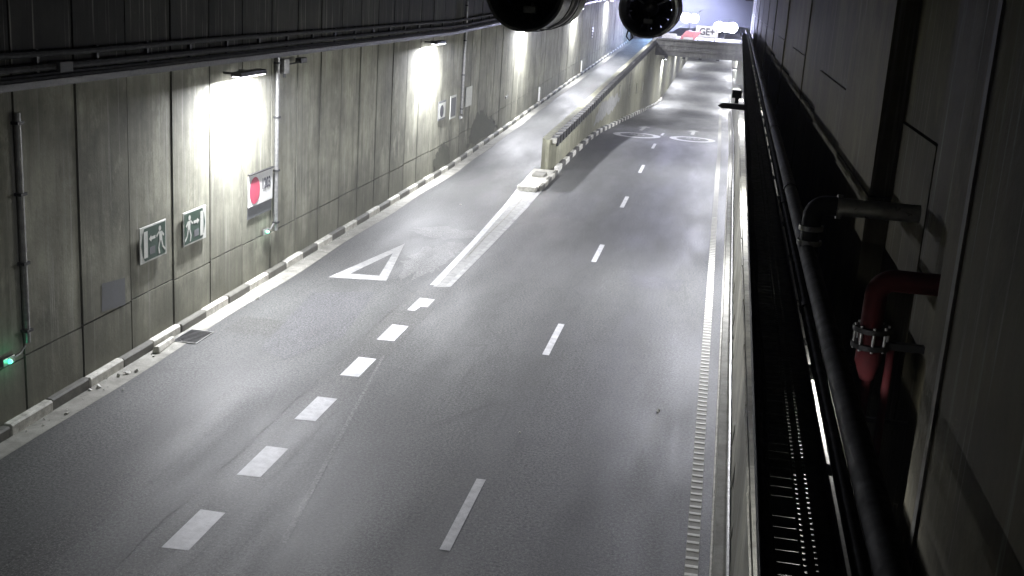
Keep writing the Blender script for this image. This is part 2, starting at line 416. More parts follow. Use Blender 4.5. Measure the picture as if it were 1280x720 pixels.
# painted gore in front of the divider, its borders
gl = [(-5.48, 22.76), (-5.64, 27.35), (-5.80, 32.5), (-6.05, 37.6)]; gr = [(-5.135, 22.9), (-5.115, 27.3), (-5.13, 32.4), (-5.22, 37.5)]
m = MB()
for (a, b, c, d) in zip(gl, gl[1:], gr[1:], gr): m.add([(*a, .004), (*d, .004), (*c, .004), (*b, .004)], [(0, 1, 2, 3)])
m.build('painted_gore', M['gore_paint'], road, recalc=False)
def line(name, pts, w, mat, dz=.009):
    m = MB()
    for a, b in zip(pts, pts[1:]): m.add([(a[0]-w/2, a[1], dz), (a[0]+w/2, a[1], dz), (b[0]+w/2, b[1], dz), (b[0]-w/2, b[1], dz)], [(0, 1, 2, 3)])
    m.build(name, mat, road, recalc=False)
line('gore_line', [(-5.50, 22.9)]+[(x+.05, y) for x, y in gl[1:]]+[(-6.24, 41.2)], .15, M['white_paint'])
line('gore_line', [(x-.05, y) for x, y in gr]+[(-5.25, 40.3)], .11, M['white_worn'])
line('gore_crack', [(-5.40, 25.5), (-5.45, 28), (-5.44, 31), (-5.52, 34.0)], .03, M['gutter'])

# kerb along the left wall: one-metre blocks, white and black by turns
def kerb_blocks(name, x0, x1, ya, yb, first, zf, h, step=1.0, facesign=1, start_white=True, parent=None, gap=.02, mats=None):
    st = []; y = first; w = start_white; c = .025
    def prof(y, xx1, hh):
        z = zf(y); return [(x0, y, z-.05), (xx1, y, z-.05), (xx1, y, z+hh-c), (xx1-c, y, z+hh), (x0, y, z+hh)]
    while y < yb:
        if y+step > ya:
            hh = h*(1+random.uniform(-.10, .05)); j = random.uniform(-.014, .012); mi = 0 if w else 1
            st += [(prof(y, x1-.03, h-.03), mi), (prof(y+gap, x1+j, hh), mi), (prof(y+step-gap, x1+j, hh), mi)]
        y += step; w = not w
    st.append((prof(y, x1-.03, h-.03), 0))
    return loft(name, st, mats or [M['kerb_white'], M['kerb_black']], parent)
tag(kerb_blocks('kerb', XL, XK, -24, 110, 12.95-36, zramp, .165), kind='structure')

# ------------------------------------------------------------------ left tunnel wall (precast panels with open joints)
jy = [13.5+1.465*k for k in range(-26, 68)]
wallL = empty('tunnel_wall', (XL, 40, 0), 'tall panelled concrete tunnel wall carrying the wall lamps, left of the ramp lane', 'wall')
wallL.location = (0, 0, 0)
m = MB(); mu = MB()
for a, b in zip(jy, jy[1:]):
    if b > 112.5: break
    j = random.uniform(-.008, .004); g = .024
    zb = zramp((a+b)/2)
    sm = zb+.95+random.uniform(-.03, .03)
    m.box(XL-.2, XL+j, a+g, b-g, zb-.4, sm-.012)
    m.box(XL-.2, XL+j+random.uniform(-.005, .005), a+g, b-g, sm+.012, 4.75 if a < 60 else 5.6)
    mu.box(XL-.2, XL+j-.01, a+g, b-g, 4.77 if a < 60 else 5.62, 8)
m.build('concrete_panel', M['wall'], wallL); mu.build('upper_panel', M['wall_upper'], wallL)
m = MB(); m.box(-9.6, XL-.035, -26, 112.4, -.5, 8); m.build('joint_filler', M['black'], wallL)
mark_w = lambda name, pts, mat, dx=.006: (lambda mm: (mm.poly([(XL+dx+.006, y, z) for y, z in pts]), mm.build(name, mat, wallL, recalc=False)))(MB())
mark_w('paint_patch', [(15.53, 1.47), (16.22, 1.40), (16.22, .96), (15.50, 1.03)], M['grey_paint'], .004)
mark_w('paint_patch', [(21.05, 1.66), (22.3, 1.64), (22.28, 1.42), (21.02, 1.42)], M['grey_paint'], .004)
def ragged(pts, seed, amp=.09, n=7):
    q = random.Random(seed); o = []
    for a, b in zip(pts, pts[1:]+pts[:1]):
        for i in range(n): o.append((a[0]+(b[0]-a[0])*i/n+q.uniform(-amp, amp)*1.6, max(.02, a[1]+(b[1]-a[1])*i/n+q.uniform(-amp, amp))))
    return o
mark_w('damp_stain', ragged([(36.4, .1), (36.2, .5), (36.9, .95), (37.7, 1.0), (38.3, .75), (38.6, .2)], 4), M['stain'], .002)
mark_w('damp_stain', ragged([(41.2, .35), (41.7, .9), (42.4, 1.35), (43.6, 1.6), (44.8, 1.2), (46.3, .8), (47, .5), (44, .35)], 9, .12), M['stain'], .002)
# cable duct run high on the wall
duct = empty('cable_duct', (XL, 20, 4.6), 'long dark cable duct with three conduits running high on the panelled wall', 'cable duct')
duct.location = (0, 0, 0)
def zc(y): return max(0, zramp(y))*.9
ys = fr(-25, 108, 70)
def rail(x0, x1, z0, z1, name, mat, parent):
    m = MB()
    for a, b in zip(ys, ys[1:]):
        za, zb = zc(a), zc(b)
        m.hexa([(x0, a, z0+za), (x1, a, z0+za), (x1, b, z0+zb), (x0, b, z0+zb), (x0, a, z1+za), (x1, a, z1+za), (x1, b, z1+zb), (x0, b, z1+zb)])
    return m.build(name, mat, parent)
rail(XL, XL+.16, 4.55, 4.60, 'tray_base', M['dark_metal'], duct)
rail(XL+.165, XL+.18, 4.55, 4.64, 'tray_lip', M['dark_metal'], duct)
for x, z, r_ in ((XL+.11, 4.80, .05), (XL+.10, 4.98, .042), (XL+.06, 4.69, .035), (XL+.12, 4.66, .035)):
    m = MB(); m.tube([(x, y, z+zc(y)+random.uniform(-.008, .008)) for y in ys], r_, 8); m.build('conduit', M['pipe_black'], duct, smooth=True)
each('conduit_clip', M['dark_metal'], duct, [(lambda m, y=y: m.box(XL, XL+.05, y, y+.05, 4.605+zc(y), 5.03+zc(y))) for y in fr(8, 98, 60)])
m = MB(); m.box(XL+.02, XL+.2, 14.3, 14.62, 4.72, 4.86); m.build('junction_box', M['grey_paint'], duct, bevel=.01)
# drain pipes in the panel joints
def downpipe(y, z0, z1, label, r_=.045):
    t = empty('drain_pipe', (XL+.05, y, z0), label, 'pipe', 'thin drain pipes down the panelled wall')
    m = MB(); m.tube([(0, 0, 0), (0, 0, z1-z0)], r_, 10); m.build('pipe', M['galv'], t, smooth=True)
    each('clamp', M['dark_metal'], t, [(lambda m, z=.15+(z1-z0-.3)*k/3: m.box(-.05, .055, -.07, .07, z, z+.04)) for k in range(4)])
downpipe(13.5, 1.15, 4.25, 'thin vertical drain pipe in the wall joint above the nearer green light')
downpipe(22.45, .95, 4.55, 'thin vertical drain pipe in the wall joint right after the red disc plate')
downpipe(39.85, 1.75, 5.6, 'thin vertical drain pipe beside the far white plate on the wall')

# ------------------------------------------------------------------ wall lamps
def light(name, typ, loc, rot, power, col, parent, **kw):
    L = bpy.data.lights.new(name, typ); L.energy = power; L.color = col
    for k, v in kw.items(): setattr(L, k, v)
    o = bpy.data.objects.new(name, L); COL.objects.link(o); o.location = loc; o.rotation_euler = rot; o.parent = parent
    return o
def wall_lamp(loc, side, label, power, group):
    """side +1: wall to the left of the lamp, -1: wall to the right"""
    t = empty('wall_lamp', loc, label, 'lamp', group)
    m = MB(); m.prism([(-.11, -.6, .0), (.11, -.6, .0), (.09, -.6, .085), (-.09, -.6, .085)], (0, 1.2, 0)); m.build('housing', M['dark_metal'], t, bevel=.012)
    m = MB(); m.box(-.085, .085, -.55, .55, -.012, -.001); m.build('diffuser', M['lamp_glow'], t)
    each('bracket', M['dark_metal'], t, [(lambda m, y=y: m.box(-.35*side if side > 0 else .09, -.09 if side > 0 else .30, y-.02, y+.02, .02, .06)) for y in (-.35, .35)])
    light('lamp_light', 'AREA', (0, 0, -.03), (0, math.radians(-13*side), 0), power, COOL, t, shape='RECTANGLE', size=.17, size_y=1.1)
    return t
GL = 'wall lamps along the panelled tunnel wall'
for y, z, lab, k in ((20.3, 4.33, 'nearest lit wall lamp, above the plate with the red disc', 1.0),
                  (34.8, 4.38, 'second lit wall lamp along, above the pair of far wall plates', 1.0),
                  (51.5, 4.55, 'third lit wall lamp, shining down just past the large jet fan', 1.0),
                  (69.5, 5.15, 'fourth lit wall lamp along the ramp, between the two jet fans', 1.0),
                  (88, 5.6, 'farthest lit wall lamp, at the top of the ramp before the exit', .9)):
    wall_lamp((XL+.35, y, z), 1, lab, LEFT_W*k, GL)
wall_lamp((XL+.28, -10, 4.33), 1, 'unseen wall lamp behind the camera, added to lighten the right wall', LEFT_W*.25, GL)  # out of view, continues the row; added to lift the dark right recess
wall_lamp((XL+.28, 3.5, 4.33), 1, 'wall lamp behind the camera on the panelled wall', LEFT_W*.05, GL)

# ------------------------------------------------------------------ wall plates and small fittings
def on_wall(y, z): return Matrix(((0, 0, 1, XL+.02), (1, 0, 0, y), (0, 1, 0, z), (0, 0, 0, 1)))   # local x along +Y, y up, z out of wall
def plate(name, y, z, w, h, label, cat, mat, group=None, corner=0.0):
    t = empty(name, (0, 0, 0), label, cat, group); t.matrix_world = on_wall(y, z)
    m = MB()
    m.prism([(-w/2, -h/2, 0), (w/2, -h/2, 0), (w/2, h/2, 0), (-w/2, h/2, 0)], (0, 0, .018)); m.build('plate', mat, t, bevel=.004)
    return t
def flat(parent, name, pts, mat, z=.021, t=.003):
    m = MB(); m.prism([(x, y, z) for x, y in pts], (0, 0, t)); return m.build(name, mat, parent)
def runner(parent, s):
    """the running figure, s=-1 runs towards -x"""
    def P(l): return [(s*x, y) for x, y in l][::1 if s > 0 else -1]
    n = 12
    flat(parent, 'pictogram', [(s*.02+.045*math.cos(2*math.pi*k/n), .185+.045*math.sin(2*math.pi*k/n)) for k in range(n)], M['sign_white'])
    for q in ([(-.05, .13), (.05, .13), (.04, -.02), (-.06, -.02)], [(.04, .12), (.13, .05), (.15, .08), (.05, .15)],
              [(-.05, .13), (-.13, .06), (-.11, .03), (-.04, .08)], [(-.06, -.02), (-.02, -.02), (-.06, -.14), (-.15, -.22), (-.17, -.19), (-.09, -.12)],
              [(0, -.02), (.04, -.02), (.09, -.13), (.06, -.24), (.02, -.24), (.05, -.13)]):
        flat(parent, 'pictogram', P(q), M['sign_white'])
def exit_sign(y, z, s, label):
    t = plate('exit_sign', y, z, .90, .60, label, 'sign', M['sign_white'], 'green emergency exit signs on the panelled wall')
    g = [(-.41, -.27), (.41, -.27), (.41, .27), (-.41, .27)]
    # green field with an arrow-shaped end on the side it points to
    f = [(s*-.42, -.27), (s*.30, -.27), (s*.36, -.17), (s*.41, 0), (s*.36, .17), (s*.30, .27), (s*-.42, .27)]
    flat(t, 'green_field', f if s > 0 else f[::-1], M['green'], .0185, .002)
    fig = empty('figure', (0, 0, 0), None, None); fig.parent = t; fig.location = (-s*.24, .0, 0)
    runner(fig, s)
    d = [(s*.20, -.22), (s*.33, -.22), (s*.33, .22), (s*.20, .22)]
    flat(t, 'door_symbol', d if s > 0 else d[::-1], M['sign_white'])
    a = [(s*-.06, .05), (s*.08, .05), (s*.08, .02), (s*.16, .075), (s*.08, .13), (s*.08, .10), (s*-.06, .10)]
    flat(t, 'arrow', a if s > 0 else a[::-1], M['sign_white'])
    l = [(s*-.05, -.19), (s*.14, -.19), (s*.14, -.07), (s*-.05, -.07)]
    flat(t, 'distance_field', l if s > 0 else l[::-1], M['grey_paint'])
    return t
exit_sign(17.12, 1.80, -1, 'green emergency exit sign with runner and arrow pointing left, grubby pale corner')
exit_sign(18.66, 1.77, 1, 'green emergency exit sign with runner and arrow pointing right')
t = plate('disc_plate', 21.66, 1.985, 1.24, .64, 'white rectangular wall plate with a big red disc and small figures', 'sign', M['sign_ivory'])
n = 32; flat(t, 'red_disc', [(-.32+.255*math.cos(2*math.pi*k/n), -.01+.27*math.sin(2*math.pi*k/n)) for k in range(n)], M['sign_red'])
text_mesh('1203', .31, 'figures', M['sign_ink'], t, Matrix.Translation((.26, .05, .024)), .74, .002, .006)
m = MB(); m.box(-.63, .63, .322, .345, 0, .05); m.build('top_trim', M['dark_metal'], t)
GP = 'pale plates far along the panelled wall'
t = plate('wall_plate', 36.95, 2.13, 1.0, .62, 'dim wall plate with a dark round figure, under the second lamp', 'sign', M['grey_paint'], GP)
n = 20
flat(t, 'frame_field', [(-.44, -.25), (.44, -.25), (.44, .25), (-.44, .25)], M['sign_white'], .019, .002)
flat(t, 'dark_figure', [(-.05+.25*math.cos(2*math.pi*k/n), -.02+.2*math.sin(2*math.pi*k/n)) for k in range(n)], M['sign_ink'])
t = plate('wall_plate', 38.55, 2.10, .85, .78, 'empty grey framed plate between the dim plate and the drain pipe', 'sign', M['sign_white'], GP)
flat(t, 'grey_field', [(-.35, -.32), (.35, -.32), (.35, .32), (-.35, .32)], M['grey_paint'])
t = plate('wall_plate', 41.0, 2.26, 1.0, .70, 'clean pale plate just past the far drain pipe', 'sign', M['sign_white'], GP)
t = empty('wall_plate', (0, 0, 0), 'narrow vertical plate with white marks high on the ramp wall', 'sign', GP); t.matrix_world = on_wall(79.5, 3.5)
m = MB(); m.prism([(-.5, -.42, 0), (.5, -.42, 0), (.5, .42, 0), (-.5, .42, 0)], (0, 0, .02)); m.build('plate', M['grey_paint'], t)
for k in range(4): flat(t, 'white_mark', [(-.4, -.36+.2*k), (.35, -.36+.2*k), (.3, -.24+.2*k), (-.35, -.24+.2*k)], M['sign_ivory'])
def beacon(y, z, label, lit=True):
    t = empty('guide_light', (XL+.02, y, z), label, 'light', 'small guide lights low on the panelled wall')
    m = MB(); m.box(0, .05, -.13, .13, -.05, .06); m.build('base', M['galv'], t, bevel=.008)
    m = MB()
    prof = [(.05*math.cos(a), .05*math.sin(a)) for a in fr(0, math.pi/2, 5)]
    m.tube([(.05, 0, 0), (.075, 0, 0), (.095, 0, 0)], [.035, .03, .012], 12); m.build('lens', M['green_glow'] if lit else M['sign_ivory'], t, smooth=True)
    if lit: light('lens_light', 'POINT', (.16, 0, .0), (0, 0, 0), .3, (.1, 1, .5), t, shadow_soft_size=.03)
    m = MB(); m.tube([(.02, .13, .0), (.02, .3, .02), (.02, .42, .09)], .014, 6); m.build('cable', M['galv'], t, smooth=True)
beacon(13.05, 1.02, 'small green guide light on the wall by the nearest drain pipe')
beacon(21.93, 1.02, 'small green guide light on the wall under the red disc plate')
beacon(39.75, 1.62, 'small unlit guide light low on the wall below the far drain pipe', False)
beacon(48.4, 1.62, 'small unlit guide light on bare wall between second and third lamps', False)
# wall box with camera arm
t = empty('wall_camera', (XL+.02, 22.75, 4.35), 'small grey wall box with a short camera arm beside the first lamp', 'camera')
m = MB(); m.box(0, .12, -.14, .14, -.16, .14); m.build('junction_box', M['galv'], t, bevel=.01)
m = MB(); m.tube([(.06, .1, .02), (.16, .35, .04), (.2, .55, .06)], .018, 8); m.build('arm', M['dark_metal'], t, smooth=True)
m = MB(); m.box(.1, .24, .5, .85, .03, .14); m.build('camera_body', M['dark_metal'], t, bevel=.015)
m = MB(); m.tube([(.06, 0, -.16), (.06, 0, -.24)], .03, 8); m.build('cable_gland', M['black'], t)
# marker posts on the ramp kerb
for p, lab in (((675, 116), 'nearer of two white marker posts standing on the ramp kerb'), ((690.5, 80), None),):
    pass
for y, lab in ((57.5, 'nearer white marker post standing on the left ramp kerb'), (74.5, 'farther white marker post standing on the left ramp kerb')):
    z = zramp(y)+.165
    t = empty('marker_post', (XK-.06, y, z), lab, 'post', 'marker posts on the ramp kerb')
    m = MB(); m.tube([(0, 0, 0), (0, 0, .72), (0, 0, .75)], [.05, .045, .02], 10); m.build('shaft', M['sign_ivory'], t, smooth=True)
    m = MB(); m.box(-.07, .07, -.07, .07, 0, .03); m.build('foot', M['black'], t)

# drain grate and litter
t = empty('drain_grate', (-8.50, 17.80, .004), 'square iron drain grate in the gutter below the exit signs', 'drain', None, (0, 0, 0))
m = MB()
for a in ((-.22, -.2, -.36, .36), (.2, .22, -.36, .36)): m.box(a[0], a[1], a[2], a[3], 0, .014)
for a in (-.36, .34): m.box(-.2, .2, a, a+.02, 0, .014)
m.build('frame', M['galv'], t)
m = MB(); m.box(-.2, .2, -.34, .34, 0, .003); m.build('pit', M['black'], t)
m = MB()
for k in range(9): y = -.30+.07*k; m.box(-.2, .2, y, y+.03, .004, .012)
m.build('bar', M['dark_metal'], t)
m = MB()
def crumb(x, y, s, z=.01):
    c = Vector((x, y, z+s*.3)); pts = []
    for k in range(7):
        d = Vector((random.gauss(0, 1), random.gauss(0, 1), random.gauss(0, .6))).normalized()*s*random.uniform(.6, 1.1); pts.append(c+d)
    bm = bmesh.new()
    for p in pts: bm.verts.new(p)
    bmesh.ops.convex_hull(bm, input=bm.verts)
    bm.verts.ensure_lookup_table(); bm.verts.index_update()
    used = [v for v in bm.verts if v.link_faces]; ix = {v: i for i, v in enumerate(used)}
    m.add([v.co.copy() for v in used], [tuple(ix[v] for v in f.verts) for f in bm.faces]); bm.free()
for x, y, s in ((-8.60, 15.70, .07), (-8.52, 15.82, .05), (-8.66, 15.55, .045), (-8.60, 13.4, .03), (-8.55, 13.9, .04), (-8.7, 13.15, .03), (-8.72, 13.6, .025), (-8.55, 14.9, .025), (-8.30, 15.0, .035),
                (-8.62, 16.6, .03), (-8.4, 20.4, .05), (-8.5, 20.2, .035), (-8.45, 19.9, .03), (-2.29, 15.3, .035), (-.4, 16.92, .04), (-8.70, 14.98, .06), (-8.74, 14.86, .05), (-7.0, 32, .04), (-6.9, 51, .06)):
    crumb(x, y, s)
for _ in range(90): crumb(-8.78+abs(random.gauss(0, .16)), random.uniform(12.5, 40), random.uniform(.006, .018))
tag(m.build('debris', M['litter']), kind='stuff')
m = MB(); m.hexa([(-.05, -.3, 0), (.09, -.3, 0), (.05, .42, 0), (-.05, .42, 0), (-.03, -.27, .10), (.07, -.28, .12), (.03, .42, .09), (-.03, .42, .08)])
o = m.build('broken_kerbstone', M['kerb_white'], None, bevel=.02); o.location = (-8.70, 17.05, .006); o.rotation_euler = (0, 0, .04)
tag(o, 'loose white chunk of broken kerbstone lying beside the drain grate', 'kerbstone')

# ------------------------------------------------------------------ divider wall between ramp and main road
div = empty('divider_wall', (-5.66, 40, 0), 'long concrete divider wall rising between ramp and carriageway, striped along its top', 'wall')
div.location = (0, 0, 0)
YN = 40.0
ysd = [YN]+fr(41, 112, 71)
def ztop(y): return 1.02+zramp(y)*(1.0)+.02*(y-40)*.0 + (0.06 if y < 46 else .06)
m = MB()
for a, b in zip(ysd, ysd[1:]):
    m.hexa([(XD0, a, -4.2), (XD1, a, -4.2), (XD1, b, -4.2), (XD0, b, -4.2), (XD0, a, ztop(a)), (XD1, a, ztop(a)), (XD1, b, ztop(b)), (XD0, b, ztop(b))])
m.add([(XD0, YN, -.2), (XD1, YN, -.2), (-5.60, YN-.45, -.2), (-5.72, YN-.45, -.2), (XD0, YN, ztop(YN)), (XD1, YN, ztop(YN)), (-5.60, YN-.45, ztop(YN)), (-5.72, YN-.45, ztop(YN))],
      [(0, 1, 2, 3), (4, 5, 6, 7), (1, 2, 6, 5), (2, 3, 7, 6), (3, 0, 4, 7)])
m.build('wall_body', M['divider'], div)
st = []; y = YN-.3; k = 0
while y < 111:
    x0, x1 = XD1-.20, XD1+.02; h = .06 if k % 2 else .04; d = .24 if k % 2 else .12
    def cprof(y, h, x1): z = ztop(y); return [(x0, y, z-d), (x1, y, z-d), (x1, y, z+h), (x0, y, z+h)]
    st += [(cprof(y+.001, h, x1+.02 if k % 2 else x1-.015), k % 2), (cprof(y+(.499 if k % 2 else .249), h, x1+.02 if k % 2 else x1-.015), 1)]
    y += .5 if k % 2 else .25; k += 1
loft('striped_coping', st, [M['kerb_white'], M['black']], div)
kerb_blocks('foot_kerb', XD1+.004, XD1+.16, YN, 111, YN-.3, zroad, .19, parent=div, mats=[M['kerb_bright'], M['kerb_dark']])
each('reflector_plate', M['kerb_white'], div, [(lambda m, y=y: m.box(XD1+.004, XD1+.05, y-.07, y+.07, zroad(y)+1.4, zroad(y)+2.1)) for y in (64, 71, 77, 83)])
m = MB(); m.poly([(XD1+.006, y, z-.1) for y, z in ragged([(52, .35), (57, .45), (62, .3), (65.5, .75), (62, 1.05), (55, 1.15), (52.5, .9)], 5, .14, 8)]); m.build('lime_stain', M['white_worn'], div, recalc=False)
# traffic island in front of the nose
isl = empty('traffic_island', (-5.65, 37.5, 0), 'low raised white island in front of the divider wall nose', 'traffic island'); isl.location = (0, 0, 0)
m = MB(); m.prism([(-5.95, 35.6, .0), (-5.30, 35.6, .0), (-5.32, 39.45, .0), (-6.08, 39.45, .0)], (0, 0, .11)); m.build('island_top', M['kerb_white'], isl, bevel=.02)
m = MB(); m.box(-5.92, -5.32, 35.25, 35.58, .004, .17); m.build('kerbstone', M['kerb_white'], isl, bevel=.02)
for a, b, mt in ((35.6, 36.3, 'kerb_black'), (36.3, 37.0, 'kerb_white'), (37.0, 37.7, 'kerb_black'), (37.7, 38.5, 'kerb_white'), (38.5, 39.2, 'kerb_black')):
    m = MB(); m.box(-5.29, -5.18, a+.01, b-.01, .004, .16); m.build('kerbstone', M[mt], isl, bevel=.015)
m = MB(); m.box(-5.85, -5.45, 37.6, 38.4, .112, .19); m.build('concrete_pad', M['gutter'], isl, bevel=.02)

# ------------------------------------------------------------------ right side: lower wall, tray, pipes, upper wall
RS = .0095                                                       # the right-hand run drifts out by 9.5 mm per metre
def rx(x): return lambda y: x+RS*y
low = empty('lower_wall', (.6, 20, 0), 'pale peeling concrete plinth wall along the right edge of the road', 'wall'); low.location = (0, 0, 0)
ysr = fr(2, 120, 118)
def lane_strip(x0, x1, z0, z1, name, mat, parent, ys=ysr, zf=zroad, bevel=0):
    m = MB()
    for a, b in zip(ys, ys[1:]):
        za, zb = zf(a), zf(b)
        m.hexa([(x0(a), a, z0+za), (x1(a), a, z0+za), (x1(b), b, z0+zb), (x0(b), b, z0+zb), (x0(a), a, z1+za), (x1(a), a, z1+za), (x1(b), b, z1+zb), (x0(b), b, z1+zb)])
    return m.build(name, mat, parent)
lane_strip(lambda y: .62+RS*y*.55, lambda y: 1.25+RS*y*.55, -.3, 1.9, 'wall_body', M['kerb_wall'], low)
lane_strip(lambda y: .71+RS*y*.9, lambda y: .88+RS*y*.9, 1.905, 3.70, 'light_baffle', M['kerb_wall'], low, fr(2, 14, 12), lambda y: .13)  # near stretch cut lower so lamp light reaches the red pipe
lane_strip(lambda y: .71+RS*y*.9, lambda y: .88+RS*y*.9, 1.905, 4.16, 'light_baffle', M['kerb_wall'], low, fr(14, 94, 80), lambda y: 0)  # added up to the tray to keep lamp light off the recessed wall
lane_strip(lambda y: .43+RS*y*.55, lambda y: .595+RS*y*.55, -.1, .22, 'plinth', M['gutter'], low)
m = MB()
for y0 in [3+2.35*k for k in range(36)]:
    x = .612+RS*y0*.55; zr = zroad(y0)
    jag = []
    n = 7
    for k in range(n+1): jag.append((y0+.04+2.25*k/n, .62+random.uniform(-.22, .3)))
    pts = [(y0+2.29, 1.88), (y0+.04, 1.88)]+jag
    m.prism([(x, a, b+zr) for a, b in pts], (-.018, 0, 0))
m.build('peeling_panel', M['kerb_wall'], low)
m = MB(); m.tube([(.42+RS*y*.55, y, .03+zroad(y)) for y in fr(3, 110, 107)], .022, 8); m.build('plinth_conduit', M['kerb_white'], low, smooth=True)
m = MB(); m.tube([(.555+RS*y*.55, y, .52+zroad(y)+.02*math.sin(y*1.3)) for y in fr(3, 110, 107)], .02, 6); m.build('plinth_conduit', M['galv'], low, smooth=True)

tray = empty('cable_tray', (.45, 10, 4.2), 'black perforated cable tray running along the right wall below the camera', 'cable tray'); tray.location = (0, 0, 0)
ZT = 4.235
ysT = fr(1.5, 75, 60)
def zt(y): return 0.0
def tstrip(xa, xb, name, z0=ZT, z1=ZT+.006): return lane_strip(rx(xa), rx(xb), z0, z1, name, M['black'], tray, ysT, zt)
tstrip(.29, .35, 'tray_floor'); tstrip(.44, .452, 'tray_floor'); tstrip(.463, .495, 'tray_floor'); tstrip(.506, .582, 'tray_floor')
tstrip(.284, .29, 'side_rail', ZT, ZT+.07); tstrip(.582, .588, 'side_rail', ZT, ZT+.07)
m = MB(); y = 1.5
while y < 75:
    g = .016; p = .1; x = RS*y
    m.box(x+.35, x+.44, y, y+p-g, ZT, ZT+.006)
    if int(y*10) % 11 == 0: m.box(x+.35, x+.44, y+p-g, y+p, ZT, ZT+.006)
    y += p
m.build('slotted_floor', M['black'], tray)
m = MB(); y = 1.5
while y < 75:
    x = RS*y
    m.box(x+.452, x+.463, y, y+.028, ZT, ZT+.006); m.box(x+.495, x+.506, y+.02, y+.05, ZT, ZT+.006); y += .05
m.build('pierced_edge', M['black'], tray)
for xx, r_ in ((.316, .02), (.34, .012)):
    m = MB(); m.tube([(xx+RS*y+.008*math.sin(y*2.1+xx*40), y, ZT+.006+r_) for y in fr(1.5, 75, 200)], r_, 7); m.build('cable', M['pipe_black'], tray, smooth=True)
each('support_bar', M['black'], tray, [(lambda m, y=y: m.box(RS*y+.29, RS*y+.81, y, y+.04, ZT-.045, ZT-.005)) for y in fr(2, 74, 48)])
pa = empty('pipe_run', (.69, 10, 4.3), 'slim black pipe running right beside the perforated cable tray', 'pipe', 'black pipes along the right wall'); pa.location = (0, 0, 0)
m = MB(); m.tube([(.648+RS*y, y, ZT+.04) for y in ysT], .036, 14); m.build('pipe', M['pipe_black'], pa, smooth=True)
each('coupling', M['pipe_black'], pa, [(lambda m, y=y: m.tube([(.648+RS*y, y, ZT+.04), (.648+RS*y, y+.09, ZT+.04)], .043, 14)) for y in fr(7.6, 73, 16)], True)
pb = empty('pipe_run', (.85, 10, 4.3), 'thick black pipe running outermost, fed by the grey elbow pipe', 'pipe', 'black pipes along the right wall'); pb.location = (0, 0, 0)
m = MB(); m.tube([(.744+RS*y, y, ZT+.075) for y in ysT], .066, 18); m.build('pipe', M['pipe_black'], pb, smooth=True)
each('coupling', M['pipe_black'], pb, [(lambda m, y=y: m.tube([(.744+RS*y, y, ZT+.075), (.744+RS*y, y+.12, ZT+.075)], .075, 18)) for y in fr(12.5, 73, 10)], True)
# grey elbow pipe out of the wall
def arc(c, a0, a1, R, ax1, ax2, n=8):
    c = Vector(c); ax1 = Vector(ax1); ax2 = Vector(ax2)
    return [c+ax1*R*math.cos(a0+(a1-a0)*i/n)+ax2*R*math.sin(a0+(a1-a0)*i/n) for i in range(n+1)]
t = empty('elbow_pipe', (1.6, 9.4, 4.69), 'grey metal elbow pipe coming out of the dark wall towards the black pipes', 'pipe'); t.location = (0, 0, 0)
m = MB(); m.tube([(1.66, 9.4, 4.69), (1.05, 9.4, 4.69)], .072, 18); m.build('straight', M['grey_pipe'], t, smooth=True)
m = MB(); m.tube([(1.06, 9.4, 4.69)]+arc((.944, 9.4, 4.59), math.pi/2, math.pi, .1, (1, 0, 0), (0, 0, 1))+[(.844, 9.4, 4.40), (.844, 9.4, 4.3)], .078, 18); m.build('elbow', M['pipe_black'], t, smooth=True)
for a, b in (((1.02, 9.4, 4.69), (1.06, 9.4, 4.69)), ((.844, 9.4, 4.52), (.844, 9.4, 4.48)), ((.844, 9.4, 4.40), (.844, 9.4, 4.36))):
    m = MB(); m.tube([a, b], .098, 18); m.build('flange', M['grey_pipe'], t, smooth=True)
t = empty('fire_pipe', (1.6, 8.2, 4.35), 'red fire main elbow coming out of the dark wall and dropping down', 'pipe'); t.location = (0, 0, 0)
m = MB(); m.tube([(1.7, 8.2, 4.40), (1.36, 8.2, 4.40)]+arc((1.36, 8.2, 4.28), math.pi/2, math.pi, .12, (1, 0, 0), (0, 0, 1))+[(1.24, 8.2, 3.98)], .078, 18); m.build('elbow', M['red'], t, smooth=True)
m = MB(); m.tube([(1.25, 8.2, 3.98), (1.25, 8.2, 3.80), (1.26, 8.2, 3.66)], [.085, .092, .05], 18); m.build('valve_body', M['red'], t, smooth=True)
m = MB(); m.tube([(1.40, 8.2, 3.95), (1.40, 8.2, 2.4)], .03, 12); m.build('branch_pipe', M['red'], t, smooth=True)
m = MB(); m.tube([(1.26, 8.2, 2.2), (1.26, 8.2, 3.7)], .035, 14); m.build('riser', M['red'], t, smooth=True)
for z in (4.02, 3.90):
    m = MB(); m.tube([(1.25, 8.2, z), (1.25, 8.2, z+.035)], .135, 18); m.build('flange', M['black'], t, smooth=True)
each('flange_bolt', M['galv'], t, [(lambda m, a=k*math.pi/4: m.tube([(1.25+.115*math.cos(a), 8.2+.115*math.sin(a), 3.885), (1.25+.115*math.cos(a), 8.2+.115*math.sin(a), 4.07)], .011, 6)) for k in range(8)])
m = MB(); m.box(1.24, 1.62, 8.17, 8.23, 3.90, 3.95); m.build('strut_or_ray', M['black'], t)
m = MB(); m.box(1.28, 1.62, 8.30, 8.34, 3.30, 3.33); m.build('strut_or_ray', M['black'], t)
